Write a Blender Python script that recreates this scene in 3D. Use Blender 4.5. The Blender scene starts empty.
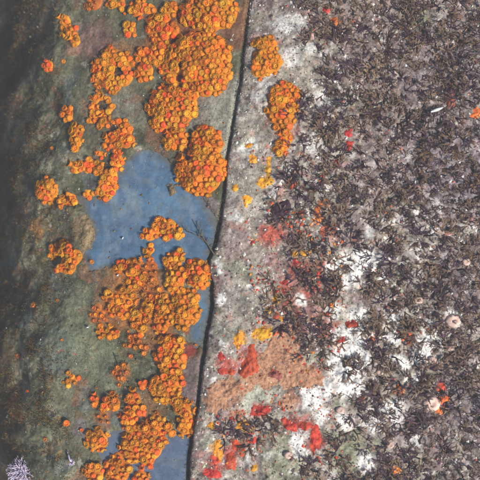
import bpy, math, random
import numpy as np
from mathutils import Vector, Matrix

# ------------------------------------------------------------------ camera, sky, sun, exposure
CAM_H = 0.95                      # camera height above the slab (m)
S = 0.0015                        # metres on the slab per pixel of the 480 px photograph
scene = bpy.context.scene
col = scene.collection
cam_d = bpy.data.cameras.new('camera'); cam = bpy.data.objects.new('camera', cam_d); col.objects.link(cam)
cam.location = (0, 0, CAM_H)
cam_d.sensor_width = 36; cam_d.angle = 2*math.atan(240*S/CAM_H)
cam_d.clip_start = 0.01; cam_d.clip_end = 200
cam_d.dof.use_dof = True; cam_d.dof.focus_distance = CAM_H+.045; cam_d.dof.aperture_fstop = 2.0
scene.camera = cam

SUN_EL, SUN_AZ = 47, -28          # elevation; azimuth measured from +X towards +Y (degrees)
d_sun = Vector((math.cos(math.radians(SUN_EL))*math.cos(math.radians(SUN_AZ)),
                math.cos(math.radians(SUN_EL))*math.sin(math.radians(SUN_AZ)), math.sin(math.radians(SUN_EL))))
world = bpy.data.worlds.new('World'); scene.world = world; world.use_nodes = True
wn = world.node_tree; bg = wn.nodes['Background']
sky = wn.nodes.new('ShaderNodeTexSky'); sky.sky_type = 'NISHITA'; sky.sun_disc = False
sky.sun_elevation = math.radians(SUN_EL); sky.sun_rotation = math.radians(90 - SUN_AZ)
wn.links.new(sky.outputs[0], bg.inputs[0]); bg.inputs[1].default_value = 0.05
sun_d = bpy.data.lights.new('sun', 'SUN'); sun_d.energy = 3.9; sun_d.angle = math.radians(10); sun_d.color = (1.0, 0.95, 0.85)
sun = bpy.data.objects.new('sun', sun_d); col.objects.link(sun)
sun.rotation_euler = d_sun.to_track_quat('Z', 'Y').to_euler()
scene.view_settings.view_transform = 'Standard'; scene.view_settings.look = 'None'
scene.view_settings.gamma = 1; scene.view_settings.exposure = 0.66
scene.view_settings.use_curve_mapping = False

rng = np.random.default_rng(7); random.seed(7)

# ------------------------------------------------------------------ numeric helpers
def srgb(r, g, b):
    f = lambda c: c/12.92 if c <= .04045 else ((c+.055)/1.055)**2.4
    return tuple(f(v/255) for v in (r, g, b))
def _hash(ix, iy, seed):
    h = (ix.astype(np.int64)*374761393 + iy.astype(np.int64)*668265263 + seed*982451653) & 0xffffffff
    h = ((h ^ (h >> 13))*1274126177) & 0xffffffff
    h = ((h ^ (h >> 16))*2246822519) & 0xffffffff
    return ((h ^ (h >> 15)) & 0xffffff)/float(0xffffff)
def vnoise(x, y, seed=0):
    x = np.asarray(x, float); y = np.asarray(y, float)
    ix = np.floor(x); iy = np.floor(y); fx = x-ix; fy = y-iy
    fx = fx*fx*(3-2*fx); fy = fy*fy*(3-2*fy); ix = ix.astype(int); iy = iy.astype(int)
    a = _hash(ix, iy, seed); b = _hash(ix+1, iy, seed); c = _hash(ix, iy+1, seed); d = _hash(ix+1, iy+1, seed)
    return (a*(1-fx)+b*fx)*(1-fy)+(c*(1-fx)+d*fx)*fy
def fbm(x, y, wl, seed=0, octs=3):          # wl = wavelength in metres; result about -1..1
    t = 0; a = 1; n = 0
    for o in range(octs):
        t = t + a*(vnoise(np.asarray(x)/wl+17.3*o, np.asarray(y)/wl-9.1*o, seed+o)*2-1); n += a; a *= .5; wl *= .5
    return t/n
def sstep(a, b, x):
    t = np.clip((x-a)/(b-a), 0, 1); return t*t*(3-2*t)
def poly_sdf(X, Y, P):                      # > 0 inside
    X = np.asarray(X, float); Y = np.asarray(Y, float)
    d = np.full(X.shape, 1e9); ins = np.zeros(X.shape, bool); n = len(P)
    for i in range(n):
        ax, ay = P[i]; bx, by = P[(i+1) % n]; ex, ey = bx-ax, by-ay
        t = np.clip(((X-ax)*ex+(Y-ay)*ey)/(ex*ex+ey*ey+1e-15), 0, 1)
        d = np.minimum(d, (X-ax-t*ex)**2+(Y-ay-t*ey)**2)
        c = ((ay > Y) != (by > Y)) & (X < (bx-ax)*(Y-ay)/(by-ay+1e-15)+ax)
        ins ^= c
    return np.where(ins, 1, -1)*np.sqrt(d)

# ------------------------------------------------------------------ the relief of the place
SEAM = [(262,-160),(250,0),(247,33),(243,67),(238,100),(232,133),(228,155),(227,175),(225,198),(221,222),(216,246),(210,260),(209,270),(214,284),(214,305),(207,342),(203,374),(198.5,406),(193,437),(189,480),(170,660)]
_sy = np.array([(240-p[1])*S for p in SEAM])[::-1]; _sx = np.array([(p[0]-240)*S for p in SEAM])[::-1]
def seam_x(Y):
    return np.interp(Y, _sy, _sx) + .0019*fbm(Y, Y*0+3.3, .028, 91, 4) + .0006*fbm(Y, Y*0+1.3, .004, 92, 2)
def plate_z(X, Y):                          # painted plate: falls away to the side that faces away from the light
    d = np.maximum(seam_x(Y)-X, 0); lim = -.235 + .03*fbm(Y, Y*0, .25, 5, 2) - .035*np.clip(-Y/.36, 0, 1)
    e = np.maximum(0, lim-X); e1 = np.minimum(e, .2)
    return -.010 - .27*d - 2.5*e1**2 - 1.0*(e-e1) - .05*np.maximum(0, Y-.1)
BLUE = [[(66,193),(76,201),(84,210),(90,222),(93,232),(86,244),(83,258),(90,270),(110,266),(130,262),(150,270),(190,268),(211,262),(214,252),(219,226),(208,208),(198,192),(183,172),(168,157),(150,151),(134,155),(121,166),(112,186),(102,194),(88,196)],
        [(186,288),(209,288),(211,304),(208,325),(205,342),(196,349),(188,340),(188,322),(191,307)],
        [(98,452),(110,432),(125,428),(150,440),(165,437),(178,432),(190,426),(195,436),(190,470),(186,515),(120,515),(112,485),(104,468)],
        [(64,193),(72,195),(74,205),(66,203)]]
def _flat(p): return ((p[0]-240)*S, (240-p[1])*S)
def p2w(px, py, surf=None, it=6):           # where the line of sight of a photo pixel meets the relief
    px = np.asarray(px, float); py = np.asarray(py, float); z = np.zeros(px.shape)
    for _ in range(it):
        k = (CAM_H-z)/CAM_H; X = (px-240)*S*k; Y = (240-py)*S*k
        z = (surf or surf0)(X, Y)
    return X, Y, z
def surf0(X, Y): return np.where(X > seam_x(Y), 0, plate_z(X, Y))
def world_poly(P):
    X, Y, _ = p2w([p[0] for p in P], [p[1] for p in P]); return list(zip(X, Y))
BLUE_W = [world_poly(P) for P in BLUE]
def blue_sdf(X, Y):
    d = np.full(np.shape(X), -1e9)
    for P in BLUE_W: d = np.maximum(d, poly_sdf(X, Y, P))
    return d + .0075*fbm(X, Y, .03, 31, 5) + .0022*fbm(X, Y, .004, 37, 2)
def crust_z(X, Y):
    b = blue_sdf(X, Y); d = seam_x(Y)-X
    t = .0034 + .0022*fbm(X, Y, .05, 11, 3) + .0016*fbm(X, Y, .012, 14, 3) + .0009*np.abs(fbm(X, Y, .005, 18, 2))
    far = sstep(-.22, -.33, X); t = t + far*(.012+.024*fbm(X, Y, .06, 41, 5)); t = np.maximum(t, .0012+.0005*fbm(X, Y, .004, 19, 2))
    isl = fbm(X, Y, .014, 45, 3); b = np.where(b > 0, np.minimum(b, .004-.02*np.maximum(0, isl-.42)), b)      # scraps of crust left on the paint
    t = t*sstep(.0035, -.009, b) - .004*sstep(-.001, .003, b)
    return plate_z(X, Y) + t - .012*np.exp(-(d/(.0052*(1+.5*fbm(Y, Y*0+7., .03, 95, 3))))**2)
def left_z(X, Y): return np.maximum(crust_z(X, Y), plate_z(X, Y))
def slab_z(X, Y):
    b = X-seam_x(Y)
    z = .006*fbm(X, Y, .11, 21, 3) + .0036*fbm(X, Y, .026, 24, 3)*sstep(.0, .02, b) + .0016*fbm(X, Y, .007, 28, 2) + .0034*np.maximum(0, fbm(X, Y, .010, 29, 3))*sstep(.0, .03, b)
    z = z - .25*np.maximum(0, Y-.06)**2 - .35*np.maximum(0, X-.28)**2
    return z - .006*np.exp(-b/.006)
def surf(X, Y): return np.where(X > seam_x(Y), slab_z(X, Y), left_z(X, Y))
def W(px, py): return p2w(px, py, surf)

# ------------------------------------------------------------------ materials
def nodes_of(name):
    m = bpy.data.materials.new(name); m.use_nodes = True; nt = m.node_tree
    return m, nt, nt.nodes['Principled BSDF']
def N(nt, t, **kw):
    n = nt.nodes.new(t)
    for k, v in kw.items():
        if k.startswith('i_'): n.inputs[int(k[2:])].default_value = v
        else: setattr(n, k, v)
    return n
def noise_node(nt, scale, detail=4, rough=.6):
    tc = nt.nodes.new('ShaderNodeTexCoord'); n = nt.nodes.new('ShaderNodeTexNoise')
    n.inputs['Scale'].default_value = scale; n.inputs['Detail'].default_value = detail; n.inputs['Roughness'].default_value = rough
    nt.links.new(tc.outputs['Object'], n.inputs['Vector']); return n
def ramp(nt, src, stops):
    r = nt.nodes.new('ShaderNodeValToRGB'); e = r.color_ramp.elements
    while len(e) < len(stops): e.new(.5)
    for k, (p, c) in enumerate(stops): e[k].position = p; e[k].color = (*c, 1)
    nt.links.new(src, r.inputs[0]); return r
def mixc(nt, a, b, fac, mode='MIX'):
    m = nt.nodes.new('ShaderNodeMix'); m.data_type = 'RGBA'; m.blend_type = mode
    for sock, v in ((m.inputs[6], a), (m.inputs[7], b)):
        if hasattr(v, 'is_output'): nt.links.new(v, sock)
        else: sock.default_value = (*v, 1)
    if hasattr(fac, 'is_output'): nt.links.new(fac, m.inputs[0])
    else: m.inputs[0].default_value = fac
    return m.outputs[2]
def bump(nt, bs, src, strength, dist):
    b = nt.nodes.new('ShaderNodeBump'); b.inputs['Strength'].default_value = strength; b.inputs['Distance'].default_value = dist
    nt.links.new(src, b.inputs['Height']); nt.links.new(b.outputs[0], bs.inputs['Normal'])
def mat_tint(name, s1, s2, lo=.45, hi=1.45, rough=.85, bdist=.0015, speck=None):
    m, nt, bs = nodes_of(name)
    at = N(nt, 'ShaderNodeVertexColor', layer_name='tint')
    n1 = noise_node(nt, s1, 5, .65); r1 = ramp(nt, n1.outputs[0], [(.3, (lo,)*3), (.7, (hi,)*3)])
    c = mixc(nt, at.outputs[0], r1.outputs[0], 1.0, 'MULTIPLY')
    n2 = noise_node(nt, s2, 3, .7); r2 = ramp(nt, n2.outputs[0], [(.33, (.6, .62, .6)), (.5, (1, 1, 1)), (.7, (1.35, 1.3, 1.25))])
    c = mixc(nt, c, r2.outputs[0], 1.0, 'MULTIPLY')
    if speck:
        for sc, th, colr in speck:
            n3 = noise_node(nt, sc, 3, .6); r3 = ramp(nt, n3.outputs[0], [(th, (0, 0, 0)), (th+.06, (1, 1, 1))])
            c = mixc(nt, c, colr, r3.outputs[0])
    nt.links.new(c, bs.inputs['Base Color']); bs.inputs['Roughness'].default_value = rough
    bs.inputs['Specular IOR Level'].default_value = .2
    nb = noise_node(nt, s2*.8, 6, .75); bump(nt, bs, nb.outputs[0], 1.0, bdist)
    return m
def mat_two(name, ca, cb, scale, rough=.7, bdist=.0008, rand=True, spec=.3, sss=0, bscale=None):
    m, nt, bs = nodes_of(name)
    n = noise_node(nt, scale, 4, .65); r = ramp(nt, n.outputs[0], [(.3, ca), (.7, cb)])
    c = r.outputs[0]
    if rand:
        oi = nt.nodes.new('ShaderNodeObjectInfo'); hs = nt.nodes.new('ShaderNodeHueSaturation')
        mr = N(nt, 'ShaderNodeMapRange'); mr.inputs[3].default_value = .75; mr.inputs[4].default_value = 1.25
        mh = N(nt, 'ShaderNodeMapRange'); mh.inputs[3].default_value = .49; mh.inputs[4].default_value = .512
        nt.links.new(oi.outputs['Random'], mr.inputs[0]); nt.links.new(mr.outputs[0], hs.inputs['Value'])
        ml = nt.nodes.new('ShaderNodeMath'); ml.operation = 'FRACT'; mm = nt.nodes.new('ShaderNodeMath'); mm.operation = 'MULTIPLY'; mm.inputs[1].default_value = 7.31
        nt.links.new(oi.outputs['Random'], mm.inputs[0]); nt.links.new(mm.outputs[0], ml.inputs[0]); nt.links.new(ml.outputs[0], mh.inputs[0]); nt.links.new(mh.outputs[0], hs.inputs['Hue'])
        nt.links.new(c, hs.inputs['Color']); c = hs.outputs[0]
    nt.links.new(c, bs.inputs['Base Color']); bs.inputs['Roughness'].default_value = rough; bs.inputs['Specular IOR Level'].default_value = spec
    if sss:
        bs.inputs['Subsurface Weight'].default_value = sss; bs.inputs['Subsurface Radius'].default_value = (1, .4, .15); bs.inputs['Subsurface Scale'].default_value = .003
    nb = noise_node(nt, bscale or scale*4, 5, .7); bump(nt, bs, nb.outputs[0], .9, bdist)
    return m
def mat_attr(name, rough=.7, vary=.35):
    m, nt, bs = nodes_of(name); at = N(nt, 'ShaderNodeVertexColor', layer_name='tint')
    n = noise_node(nt, 300, 3); r = ramp(nt, n.outputs[0], [(.3, (1-vary,)*3), (.7, (1+vary,)*3)])
    c = mixc(nt, at.outputs[0], r.outputs[0], 1.0, 'MULTIPLY')
    nt.links.new(c, bs.inputs['Base Color']); bs.inputs['Roughness'].default_value = rough; bs.inputs['Specular IOR Level'].default_value = .25
    return m
M = {}
M['crust'] = mat_tint('crust', 38, 260, .62, 1.35, speck=[(75, .66, srgb(132, 90, 84)), (150, .69, srgb(165, 165, 152)), (190, .70, srgb(60, 62, 50))])
M['slab'] = mat_tint('slab', 55, 330, .5, 1.4, speck=[(85, .64, srgb(228, 226, 220)), (120, .66, srgb(112, 84, 92)), (210, .66, srgb(70, 62, 64)), (170, .70, srgb(176, 92, 74))])
M['seabed'] = mat_two('seabed', srgb(80, 84, 72), srgb(120, 116, 100), 4, .9, .01, rand=False)
def blue_mat():
    m, nt, bs = nodes_of('blue_paint')
    at = N(nt, 'ShaderNodeVertexColor', layer_name='tint')
    n = noise_node(nt, 60, 6, .7); r = ramp(nt, n.outputs[0], [(.3, (.72,)*3), (.7, (1.3,)*3)]); c = mixc(nt, at.outputs[0], r.outputs[0], 1.0, 'MULTIPLY')
    n2 = noise_node(nt, 230, 4, .7); r2 = ramp(nt, n2.outputs[0], [(.6, (0, 0, 0)), (.72, (.7, .7, .7))]); c = mixc(nt, c, srgb(150, 154, 150), r2.outputs[0])
    n2 = noise_node(nt, 170, 4, .7); r2 = ramp(nt, n2.outputs[0], [(.62, (0, 0, 0)), (.74, (.8, .8, .8))]); c = mixc(nt, c, srgb(62, 66, 66), r2.outputs[0])
    nt.links.new(c, bs.inputs['Base Color']); bs.inputs['Roughness'].default_value = .55; bs.inputs['Specular IOR Level'].default_value = .3
    nb = noise_node(nt, 60, 8, .6); bump(nt, bs, nb.outputs[0], .8, .0016); return m
M['blue'] = blue_mat()
M['coral'] = mat_two('coral_orange', srgb(204, 102, 16), srgb(228, 138, 28), 160, .6, .0004, sss=.15)
M['coral_r'] = mat_two('coral_red', srgb(222, 84, 24), srgb(240, 116, 36), 160, .55, .0004, sss=.15)
M['coral_y'] = mat_two('coral_yellow', srgb(190, 120, 18), srgb(220, 152, 36), 160, .6, .0004, sss=.15)
M['coral_d'] = mat_two('coral_dull', srgb(150, 84, 34), srgb(196, 118, 46), 120, .75, .0006)
M['coral_base'] = mat_two('coral_base', srgb(182, 102, 22), srgb(214, 138, 34), 90, .8, .0012)
M['red'] = mat_two('red_sponge', srgb(160, 44, 32), srgb(204, 70, 48), 90, .65, .0012)
M['peach'] = mat_two('peach_sponge', srgb(160, 112, 84), srgb(190, 146, 116), 60, .8, .0012, rand=False)
M['yel'] = mat_two('yellow_sponge', srgb(214, 134, 20), srgb(238, 172, 50), 90, .65, .0012)
M['orange_s'] = mat_two('orange_sponge', srgb(222, 104, 42), srgb(240, 140, 60), 90, .65, .0012)
M['rust_s'] = mat_two('rust_sponge', srgb(150, 72, 58), srgb(182, 98, 74), 90, .7, .0012)
M['purple'] = mat_two('purple_pit_proxy', srgb(46, 28, 44), srgb(74, 48, 66), 90, .8, .0015)
M['pink'] = mat_two('pink_growth', srgb(176, 142, 132), srgb(222, 198, 184), 130, .7, .0008)
M['mauve'] = mat_two('mauve_lump', srgb(112, 60, 60), srgb(158, 88, 80), 110, .75, .0014)
M['tan'] = mat_two('tan_growth', srgb(104, 88, 64), srgb(140, 120, 90), 110, .8, .0014)
M['lilac'] = mat_two('lilac', srgb(172, 158, 196), srgb(222, 212, 226), 120, .6, .0004)
for k in ('red', 'peach', 'yel', 'orange_s', 'rust_s', 'mauve', 'tan'):
    nt = M[k].node_tree; bs = nt.nodes['Principled BSDF']; src = bs.inputs['Base Color'].links[0].from_socket
    n = noise_node(nt, 210, 4, .7); r = ramp(nt, n.outputs[0], [(.34, (.45, .42, .42)), (.48, (1, 1, 1)), (.72, (1.12, 1.18, 1.25))])
    c = mixc(nt, src, r.outputs[0], 1.0, 'MULTIPLY'); n = noise_node(nt, 95, 4, .7); r = ramp(nt, n.outputs[0], [(.6, (0, 0, 0)), (.7, (.75, .75, .75))])
    c = mixc(nt, c, srgb(170, 150, 136), r.outputs[0])
    tc = nt.nodes.new('ShaderNodeTexCoord'); vo = nt.nodes.new('ShaderNodeTexVoronoi'); vo.inputs['Scale'].default_value = 330; nt.links.new(tc.outputs['Object'], vo.inputs['Vector'])
    r = ramp(nt, vo.outputs['Distance'], [(.12, (.35, .3, .3)), (.3, (1, 1, 1))]); c = mixc(nt, c, r.outputs[0], .8, 'MULTIPLY'); nt.links.new(c, bs.inputs['Base Color'])
M['algae'] = mat_attr('algae', .65); M['grit'] = mat_attr('grit', .7); M['twig'] = mat_two('twig', srgb(74, 72, 58), srgb(108, 104, 84), 200, .8, .0004, rand=False)
M['white'] = mat_two('white_shell', srgb(216, 220, 226), srgb(244, 244, 240), 150, .45, .0003)

# ------------------------------------------------------------------ object helpers
def mesh(name, V, F, mats, tint=None, smooth=True, midx=None):
    me = bpy.data.meshes.new(name); me.from_pydata([tuple(v) for v in V], [], [tuple(f) for f in F])
    for m in (mats if isinstance(mats, (list, tuple)) else [mats]): me.materials.append(M[m])
    if smooth: me.polygons.foreach_set('use_smooth', np.ones(len(me.polygons), bool))
    if midx is not None: me.polygons.foreach_set('material_index', np.asarray(midx, np.int32))
    if tint is not None:
        a = me.color_attributes.new('tint', 'FLOAT_COLOR', 'POINT'); t = np.ones((len(me.vertices), 4), np.float32); t[:, :3] = tint
        a.data.foreach_set('color', t.ravel())
    me.update(); return me
def link(name, me, parent=None, **props):
    o = bpy.data.objects.new(name, me); col.objects.link(o)
    if parent is not None: o.parent = parent
    for k, v in props.items(): o[k] = v
    return o
def grid_faces(nr, nc, keep=None):
    i = np.arange((nr-1)*(nc-1)); r = i//(nc-1); c = i % (nc-1); a = r*nc+c
    F = np.stack([a, a+1, a+nc+1, a+nc], 1)
    if keep is not None: F = F[keep.ravel()[F].all(1)]
    return F
def compact(V, F):
    u, inv = np.unique(F.ravel(), return_inverse=True); return V[u], inv.reshape(F.shape), u

# ------------------------------------------------------------------ colouring of the grown-over surfaces (growth pigment; shade painted in on the far-left crust; coral hollows darker)
def paint(X, Y, base, blobs, seed, mott=()):
    xx = X + .013*fbm(X, Y, .022, seed, 5); yy = Y + .013*fbm(X, Y, .022, seed+7, 5)
    c = np.zeros(X.shape+(3,)); c[:] = srgb(*base)
    for k, (rgb, wl, th, st) in enumerate(mott):
        n = fbm(X, Y, wl, seed+20+3*k, 4); w = st*sstep(th, th+.16, n); c = c*(1-w[..., None]) + np.array(srgb(*rgb))*w[..., None]
    for (x, y, r, rgb, st) in blobs:
        bx, by, _ = p2w(x, y); R = r*S
        w = st*sstep(1.25, .55, np.hypot(xx-bx, yy-by)/R)
        c = c*(1-w[..., None]) + np.array(srgb(*rgb))*w[..., None]
    return c
LEFT_BLOBS = [(228,105,30,(160,158,146),.8),(222,140,22,(156,154,142),.8),(205,100,18,(146,142,134),.7),(236,30,22,(128,88,66),.8),(180,50,26,(120,86,66),.7),(196,30,14,(112,82,66),.6),
 (95,42,24,(142,104,102),.6),(120,110,22,(140,136,126),.5),(85,340,34,(118,124,98),.7),(70,310,28,(104,110,90),.6),(110,370,24,(110,116,94),.6),(40,180,20,(104,112,100),.5),
 (14,60,50,(48,41,30),.9),(6,180,46,(64,53,32),.9),(6,300,46,(52,45,30),.85),(8,420,44,(68,55,34),.85),(26,16,46,(44,40,32),.85),(0,240,30,(54,46,30),.8),(0,360,34,(58,50,32),.8),(0,120,34,(40,34,28),.8),(15,120,20,(56,50,44),.6),(24,240,14,(120,104,70),.6),(30,340,12,(60,58,48),.6),  # brown turf tones, deepened to paint in the shade of the unlit edge
 (40,226,9,(158,104,56),.7),(18,405,14,(146,98,50),.7),(100,312,13,(158,104,54),.8),(150,285,20,(170,110,50),.8),(150,335,14,(150,104,60),.6),(104,418,10,(166,106,62),.7),(120,372,10,(166,112,60),.7),
 (208,208,13,(132,120,122),.9),(192,392,14,(128,108,112),.8),(196,368,12,(124,106,108),.8),(188,350,7,(150,46,48),.7),(190,330,5,(150,40,44),.6),(185,375,5,(150,50,50),.6),(150,300,26,(138,128,118),.5),
 (130,280,26,(176,108,44),.8),(160,310,24,(170,104,44),.8),(120,310,22,(172,108,48),.8),(165,340,16,(164,100,50),.7),(165,40,26,(164,98,40),.7),(185,90,20,(150,92,46),.7),(150,410,22,(146,104,64),.6),(120,60,24,(150,104,60),.5),(105,130,22,(132,110,76),.5),(185,20,24,(150,88,44),.7),(80,226,13,(146,122,92),.9),(92,245,6,(150,128,98),.9),(88,134,15,(92,96,92),.8),(60,350,26,(100,110,100),.5),(40,440,26,(88,92,74),.6),(82,425,10,(120,112,118),.7),(172,190,7,(130,116,92),.8),(200,120,14,(150,146,138),.5),(163,245,8,(104,100,104),.9),(119,72,6,(58,50,46),.9),(102,72,5,(60,52,46),.9),(102,106,6,(62,58,54),.9),(114,129,5,(50,46,44),.9),(91,181,8,(78,72,76),.9),(108,166,6,(70,64,60),.9),(173,40,6,(64,52,46),.9),(140,420,6,(70,66,66),.9),(88,134,14,(74,76,72),.8)]  # small dark blobs here darken the crust inside the coral hollows
WHITE = [(283,22,12),(293,57,9),(268,83,7),(309,48,8),(250,147,9),(322,100,13),(313,142,13),(339,67,5),(410,154,5),(346,268,20),(364,262,12),(416,253,7),(324,190,7),(439,206,6),(460,229,5),(390,315,9),(356,315,9),(453,315,8),(349,346,21),(352,381,16),(338,365,14),(362,362,12),(427,351,17),(425,330,10),(394,411,15),(375,426,11),(367,465,12),(307,394,11),(326,385,11),(410,377,7),(298,441,11),(312,397,14),(321,418,9),(223,267,6),(220,299,8),(236,217,9),(392,336,10),(430,330,10),(300,300,8),(335,310,9),(400,360,9),(365,235,6),(385,280,7),(300,20,8),(262,95,7),(300,450,9),(345,420,8),(415,440,7),(290,165,7)]
SLAB_BLOBS = [(240,200,26,(164,158,150),.7),(245,120,18,(150,146,136),.7),(225,330,14,(146,152,140),.6),(255,20,16,(146,140,130),.6),(270,40,12,(150,112,110),.4),(300,70,26,(168,162,150),.5),(240,250,14,(168,136,134),.5),(232,285,14,(160,150,146),.5),
 (268,240,10,(176,92,80),.6),(284,228,8,(176,92,80),.6),(300,285,24,(170,100,92),.65),(318,270,10,(180,84,70),.6),(290,305,12,(176,84,72),.6),(332,322,9,(184,84,72),.6),(276,262,12,(150,104,102),.6),(232,240,18,(140,124,122),.6),(240,300,14,(136,134,126),.6),(225,390,10,(160,130,112),.5),(255,70,14,(136,130,122),.6),(245,180,20,(142,138,128),.6),(265,20,14,(128,118,110),.6),(262,130,12,(130,124,116),.6),(315,310,16,(164,104,98),.5),(380,40,60,(146,128,124),.6),(450,60,60,(130,118,124),.7),(400,140,55,(148,132,132),.6),(460,170,55,(130,120,132),.7),(370,200,36,(156,140,136),.5),(470,400,40,(134,122,132),.6),(465,280,44,(128,116,122),.65),(420,420,40,(132,118,124),.5),(285,460,22,(140,148,120),.6),(345,450,24,(138,146,116),.7),(330,20,20,(150,128,118),.5),(420,8,18,(112,124,84),.5),
 (255,400,12,(190,190,176),.6),(250,395,14,(176,182,166),.5),(212,440,10,(150,146,134),.6),(270,395,12,(178,180,164),.6)] + [(x, y, r, (170, 72, 58), .7) for x, y, r in [(250,360,14),(232,365,9),(222,364,8),(262,412,9),(300,425,12),(316,440,9),(234,455,12),(216,466,10),(285,333,9),(300,331,7),(246,440,8),(262,232,8),(295,270,9),(310,290,8),(284,288,7),(305,255,6),(322,330,8),(296,318,6)]] + [(x, y, r, (176, 124, 94), .75) for x, y, r in [(230,392,14),(260,372,16),(288,350,14),(305,378,14),(286,402,10),(215,400,9),(240,412,8),(330,378,8)]] + [(x, y, r, (206, 150, 60), .6) for x, y, r in [(240,338,7),(261,333,9),(246,425,8),(218,450,7),(264,182,7)]] + [(x, y, r, (240, 238, 236) if y > 240 else (208, 206, 204), .96 if y > 240 else .75) for x, y, r in WHITE]

# ------------------------------------------------------------------ setting: seabed, painted plate, crust, slab
o = link('seabed', mesh('seabed', [(-9,-9,0),(9,-9,0),(9,9,0),(-9,9,0)], [(0,1,2,3)], 'seabed'), kind='structure', label='dim silty seabed below the plate and the slab', category='seabed'); o.location.z = -.42
def axis(a, b, lo, hi, fine, coarse):
    v = [np.arange(a, b, fine)]
    if lo < a: v.insert(0, np.arange(lo, a, coarse))
    if hi > b: v.append(np.arange(b, hi+coarse, coarse))
    return np.concatenate(v)
Yr = axis(-.40, .40, -.78, .78, S*.9, .012)
dl = np.concatenate([np.arange(0, .42, S*.9), np.arange(.42, .72, .012)])
D, YY = np.meshgrid(dl, Yr); XX = seam_x(YY)-D+.004
def plate_tint(X, Y):
    c = np.zeros(X.shape+(3,)); c[:] = srgb(78, 110, 140); n1 = fbm(X, Y, .06, 131, 5); n2 = fbm(X, Y, .018, 136, 4); b = blue_sdf(X, Y)
    def lay(w, rgb):
        nonlocal c
        c = c*(1-w[..., None])+np.array(srgb(*rgb))*w[..., None]
    lay(.6*sstep(.0, .5, n1), (98, 132, 160)); lay(.5*sstep(.0, .5, -n1), (84, 108, 136)); lay(.45*sstep(.1, .6, n2), (134, 150, 160)); lay(.55*sstep(.12, .03, np.abs(fbm(X, Y, .07, 171, 3)))*sstep(-.1, .4, fbm(X, Y, .05, 175, 3)), (128, 142, 150)); lay(.5*sstep(.2, .6, -n2), (102, 112, 116))
    lay(.9*sstep(.014, .0, b+.009*n2), (104, 104, 96)); lay(.6*sstep(-.2, -.32, Y), (96, 104, 126)); return c.reshape(-1, 3)
for nm, fz, mt in (('painted_plate', None, 'blue'), ('crust', None, 'crust')):
    if nm == 'painted_plate': D2, Y2 = np.meshgrid(np.concatenate([np.arange(0, .26, .002), np.arange(.26, .72, .02)]), axis(-.4, .4, -.78, .78, .002, .02)); X2 = seam_x(Y2)-D2-.006; Z2 = plate_z(X2, Y2); t = plate_tint(X2, Y2)
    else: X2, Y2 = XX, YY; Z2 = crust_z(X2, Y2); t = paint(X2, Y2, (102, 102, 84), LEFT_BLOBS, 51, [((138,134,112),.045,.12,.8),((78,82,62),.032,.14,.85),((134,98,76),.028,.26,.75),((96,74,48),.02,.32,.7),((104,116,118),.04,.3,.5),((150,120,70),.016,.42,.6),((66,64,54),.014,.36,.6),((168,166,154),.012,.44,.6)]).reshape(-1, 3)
    V = np.stack([X2, Y2, Z2], -1).reshape(-1, 3); F = grid_faces(*X2.shape)[:, ::-1]
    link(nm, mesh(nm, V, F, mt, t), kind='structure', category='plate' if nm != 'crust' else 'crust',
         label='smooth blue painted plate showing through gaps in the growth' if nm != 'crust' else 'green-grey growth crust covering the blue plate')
br = np.concatenate([np.arange(0, .45, S*.9), np.arange(.45, .76, .012)])
side = [(.006, -.055), (-.001+.004, -.03), (.0015, -.018), (-.0005, -.010), (-.0002, -.006), (.0004, -.003)]
B, YB = np.meshgrid(br, Yr); XB = seam_x(YB)+B+.0012; ZB = slab_z(XB, YB)
sx = np.stack([seam_x(Yr)+a+.0005*fbm(Yr, Yr*0+b*50, .006, 77) for a, b in side], 1); sz = np.stack([ZB[:, 0]+b for a, b in side], 1)
XB2 = np.concatenate([sx, XB], 1); YB2 = np.concatenate([np.repeat(Yr[:, None], len(side), 1), YB], 1); ZB2 = np.concatenate([sz, ZB], 1)
V = np.stack([XB2, YB2, ZB2], -1).reshape(-1, 3)
link('raised_slab', mesh('raised_slab', V, grid_faces(*XB2.shape), 'slab', paint(XB2, YB2, (158, 149, 140), SLAB_BLOBS, 61, [((134,112,112),.03,.12,.75),((196,188,178),.022,.2,.75),((120,116,104),.018,.24,.8),((196,148,138),.02,.34,.7),((92,78,80),.011,.30,.8),((226,222,222),.014,.36,.9),((150,156,132),.03,.38,.5),((190,104,80),.010,.46,.6),((186,170,176),.008,.4,.7)]).reshape(-1, 3)), kind='structure', label='pale encrusted slab standing proud of the plate along the dark seam', category='slab')

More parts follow.
